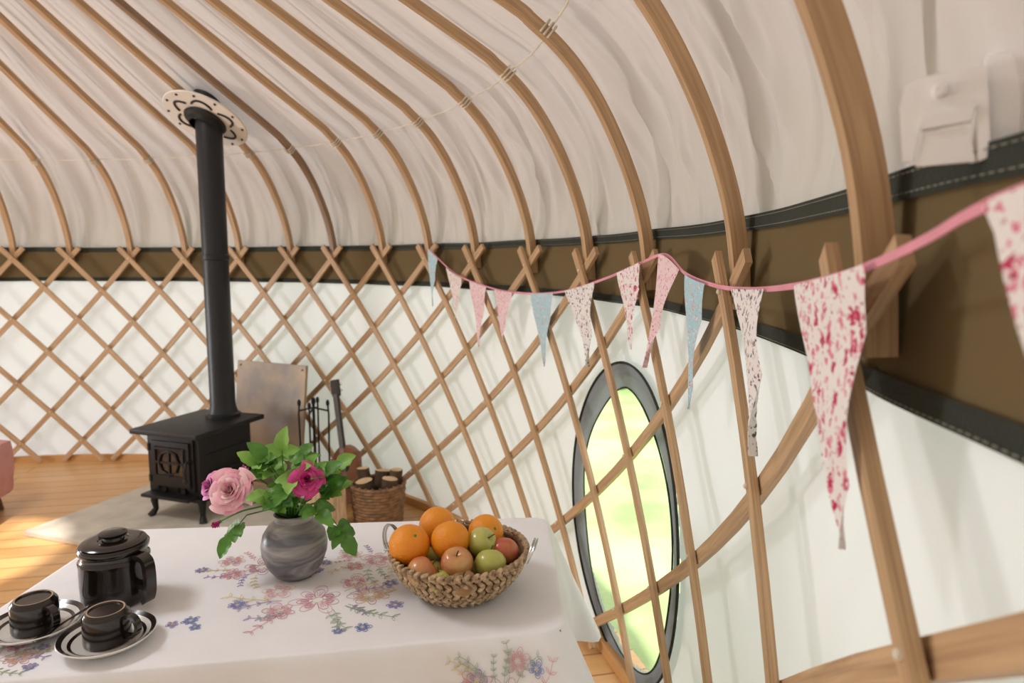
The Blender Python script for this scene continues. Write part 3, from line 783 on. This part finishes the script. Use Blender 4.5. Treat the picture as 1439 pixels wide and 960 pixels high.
for nm,(x,y),hr in(('cup_and_saucer',(-.94,1.272),math.radians(-25)),('cup_and_saucer',(-.772,1.228),math.radians(-10))):
    e=empty(nm,(x,y,T0)); b=MB()
    if first is None: first=e
    b.lathe([(.0005,.001),(.045,.001),(.05,.003),(.072,.012),(.083,.020),(.0845,.022),(.083,.0235)],56,m=0)
    b.lathe([(.083,.0235),(.077,.0205),(.074,.019)],56,m=1)
    b.lathe([(.074,.019),(.066,.0145)],56,m=0)
    b.lathe([(.066,.0145),(.064,.0135),(.060,.0118)],56,m=1)
    b.lathe([(.060,.0118),(.050,.0075),(.03,.006),(.0005,.006)],56,m=0)
    b.obj('saucer',[M_sau,M_blackgl],parent=e)
    b=MB()
    b.lathe([(.036,.0075),(.0405,.0078),(.0415,.012),(.041,.045),(.041,.060),(.039,.064),(.037,.066)],48,m=0)
    b.lathe([(.037,.066),(.0345,.0695),(.033,.0705)],48,m=0)
    b.lathe([(.033,.0705),(.0315,.0708),(.030,.0700)],48,m=1)
    b.lathe([(.030,.070),(.029,.067),(.015,.0665),(.0005,.0665)],48,m=0)
    h=catmull([(.038,0,.058),(.056,0,.060),(.066,0,.048),(.066,0,.034),(.056,0,.022),(.039,0,.020)],5)
    hv=[Matrix.Rotation(hr,3,'Z')@Vector(p) for p in h]; s_=Matrix.Rotation(hr,3,'Z')@Vector((0,1,0)); nr=[]
    for i in range(len(hv)):
        t=(hv[min(i+1,len(hv)-1)]-hv[max(i-1,0)]).normalized(); nr.append(t.cross(s_).normalized())
    b.sweep(hv,[s_]*len(hv),nr,.013,.007)
    b.obj('cup',[M_blackgl,M_tan],parent=e,angle=50)
b=MB(); c0=Vector((.055,-.045,.020)); d=Vector((.35,.95,.10)).normalized()
b.tube([c0+d*t+Vector((0,0,.004*math.sin(t*30))) for t in(.0,.02,.04,.07,.09)],[.003,.002,.002,.0025,.004],8)
b.sphere(c0-d*.012,(.011,.017,.003),0,14,8,Matrix.Rotation(-.35,3,'Z'))
b.obj('teaspoon',[M_blackgl],parent=first)
# ---------------------------------------------------------------- bunting
bt=empty('bunting')
S=[(42.2,1.563),(37.98,1.429),(32.3,1.366),(27.2,1.353),(21.0,1.375),(14.4,1.437),(9.06,1.492),(5.5,1.515),(2.54,1.467),(-1.64,1.447),(-5.98,1.451),(-10.5,1.467),(-13.6,1.483),(-15.3,1.498),(-16.7,1.5165),(-17.6,1.5315),(-18.7,1.543),(-22,1.565),(-27,1.585),(-31,1.6)]
SS=catmull(S,8)
def sz(a): return interp(a,[s[0] for s in SS],[s[1] for s in SS])
rb=MB(); pts=[P(a,3.428,z) for a,z in SS]
rb.sweep(pts,[Vector((0,0,1))]*len(pts),[Vector((math.cos(a*D2R),math.sin(a*D2R),0)) for a,z in SS],.0085,.0016)
rb.obj('bunting_ribbon',[mat('ribbon_pink',(.72,.30,.38),.7)],parent=bt)
white=(.80,.77,.76)
F_red=floral('floral_red',white,[((.70,.22,.30),70,.36),((.50,.03,.10),38,.30),((.35,.02,.05),110,.18)])
F_pink=floral('floral_pink',(.80,.62,.65),[((.60,.18,.25),90,.30),((.75,.4,.42),60,.3)])
F_blue=floral('floral_blue',(.40,.62,.70),[((.75,.4,.42),60,.28),((.85,.82,.78),80,.22),((.6,.2,.25),110,.22)])
F_dark=floral('floral_dark',white,[((.12,.08,.10),70,.34),((.5,.35,.4),100,.25)])
F_pale=floral('floral_pale',(.78,.70,.68),[((.55,.3,.33),70,.3),((.45,.5,.35),100,.22)])
FL_=[(42.3,40.7,41.7,1.248,F_blue),(39.3,36.8,37.9,1.195,F_pale),(35.7,32.9,34,1.065,F_pink),(31.5,28.7,30.3,1.107,F_pink),(25.8,22.1,23.6,1.05,F_blue),(20.2,15.8,16.2,1.113,F_dark),(12.3,8.7,9.8,1.225,F_red),(6.0,3.3,7.6,1.19,F_pink),(2.35,-.5,1.3,1.148,F_blue),(-4,-7.6,-7.9,1.19,F_dark),(-11,-15.3,-15,1.223,F_red),(-18.0,-21.5,-21.0,1.28,F_red)]
for k,(a0,a1,at,tz,mt) in enumerate(FL_):
    mb=MB(); ph=k*1.7; amp=.006+.010*(k in(7,9,5))
    def fn(u,v):
        ta=lerp(a0,a1,u); z0=sz(ta)
        a=lerp(ta,at,v**1.02); z=lerp(z0,tz,v)
        w=math.sin((u-.5)*3+v*4+ph)*amp*(.3+v)+.006*math.sin(v*7+ph)
        return P(a+ .15*math.sin(v*5+ph)*v,3.424-abs(w)*.8,z)
    mb.grid(fn,10,26)
    mb.obj('flag_%d'%(k+1),[mt],parent=bt,angle=180)
# ---------------------------------------------------------------- white wall bracket and box
wb=empty('white_wall_bracket')
c=Vector((.362,.585,1.622)); Mb=Matrix.Rotation(math.radians(-33),3,'Z')@Matrix.Rotation(math.radians(4),3,'Y')
b=MB()
def plate(mb,pts,t,m=0):
    b0=len(mb.v); n=len(pts)
    for y in(-t/2,t/2):
        for x,z in pts: mb.v.append(c+Mb@Vector((x,y,z)))
    mb.face([b0+i for i in range(n)],None,m); mb.face([b0+n+i for i in range(n)][::-1],None,m)
    for i in range(n): mb.face((b0+i,b0+n+i,b0+n+(i+1)%n,b0+(i+1)%n),None,m)
plate(b,[(-.036,.005),(-.034,.022),(-.026,.028),(.016,.036),(.022,.034),(.034,-.036),(.026,-.040),(.019,.004),(-.018,-.004),(-.020,-.040),(-.028,-.040)],.006)
plate(b,[(-.018,-.004),(.019,.004),(.017,-.008),(-.017,-.014)],.012)
plate(b,[(-.016,-.016),(.016,-.012),(.024,-.04),(-.018,-.044)],.003)
b.lathe([(.0005,.012),(.004,.012),(.0055,.008),(.0055,0)],16,c+Mb@Vector((-.008,-.003,.016)),0,Mb@Matrix.Rotation(math.radians(90),3,'X'))
b.obj('bracket_plate',[M_white],parent=wb,smooth=False)
b=MB(); b.box(c+Mb@Vector((.062,.026,.004)),(.085,.035,.088),0,Mb,.006)
b.obj('bracket_housing',[M_white],parent=wb)
# ---------------------------------------------------------------- lights, world, camera
w=bpy.data.worlds.new('World'); sc.world=w; w.use_nodes=True
bg=w.node_tree.nodes['Background']; bg.inputs[0].default_value=(.92,.95,1,1); bg.inputs[1].default_value=2.45
sun=bpy.data.lights.new('sun','SUN'); sun.energy=6; sun.angle=.03; sun.color=(1,.95,.88)
so=bpy.data.objects.new('sun',sun); sc.collection.objects.link(so)
so.rotation_euler=Vector((.03,.45,-.88)).to_track_quat('-Z','Y').to_euler()
def area(name,loc,dirv,sx,sy,e,col):
    l=bpy.data.lights.new(name,'AREA'); l.shape='RECTANGLE'; l.size=sx; l.size_y=sy; l.energy=e; l.color=col
    o=bpy.data.objects.new(name,l); sc.collection.objects.link(o); o.location=loc; o.rotation_euler=Vector(dirv).to_track_quat('-Z','Y').to_euler(); return o
area('skylight_crown',(CX,CY,3.62),(.0,0,-1),.9,.9,62,(.96,.98,1))
area('door_daylight',P(156.5,3.46,.82),(.915,-.40,.06),.9,1.35,105,(.97,.985,1))
cd=bpy.data.cameras.new('camera'); co=bpy.data.objects.new('camera',cd); sc.collection.objects.link(co); sc.camera=co
cd.sensor_width=36; cd.lens=24.0; co.location=(0,0,1.5); co.rotation_euler=(math.radians(90-6.77),0,0); cd.clip_start=.02
cd.dof.use_dof=True; cd.dof.focus_distance=1.5; cd.dof.aperture_fstop=4
sc.view_settings.view_transform='Standard'
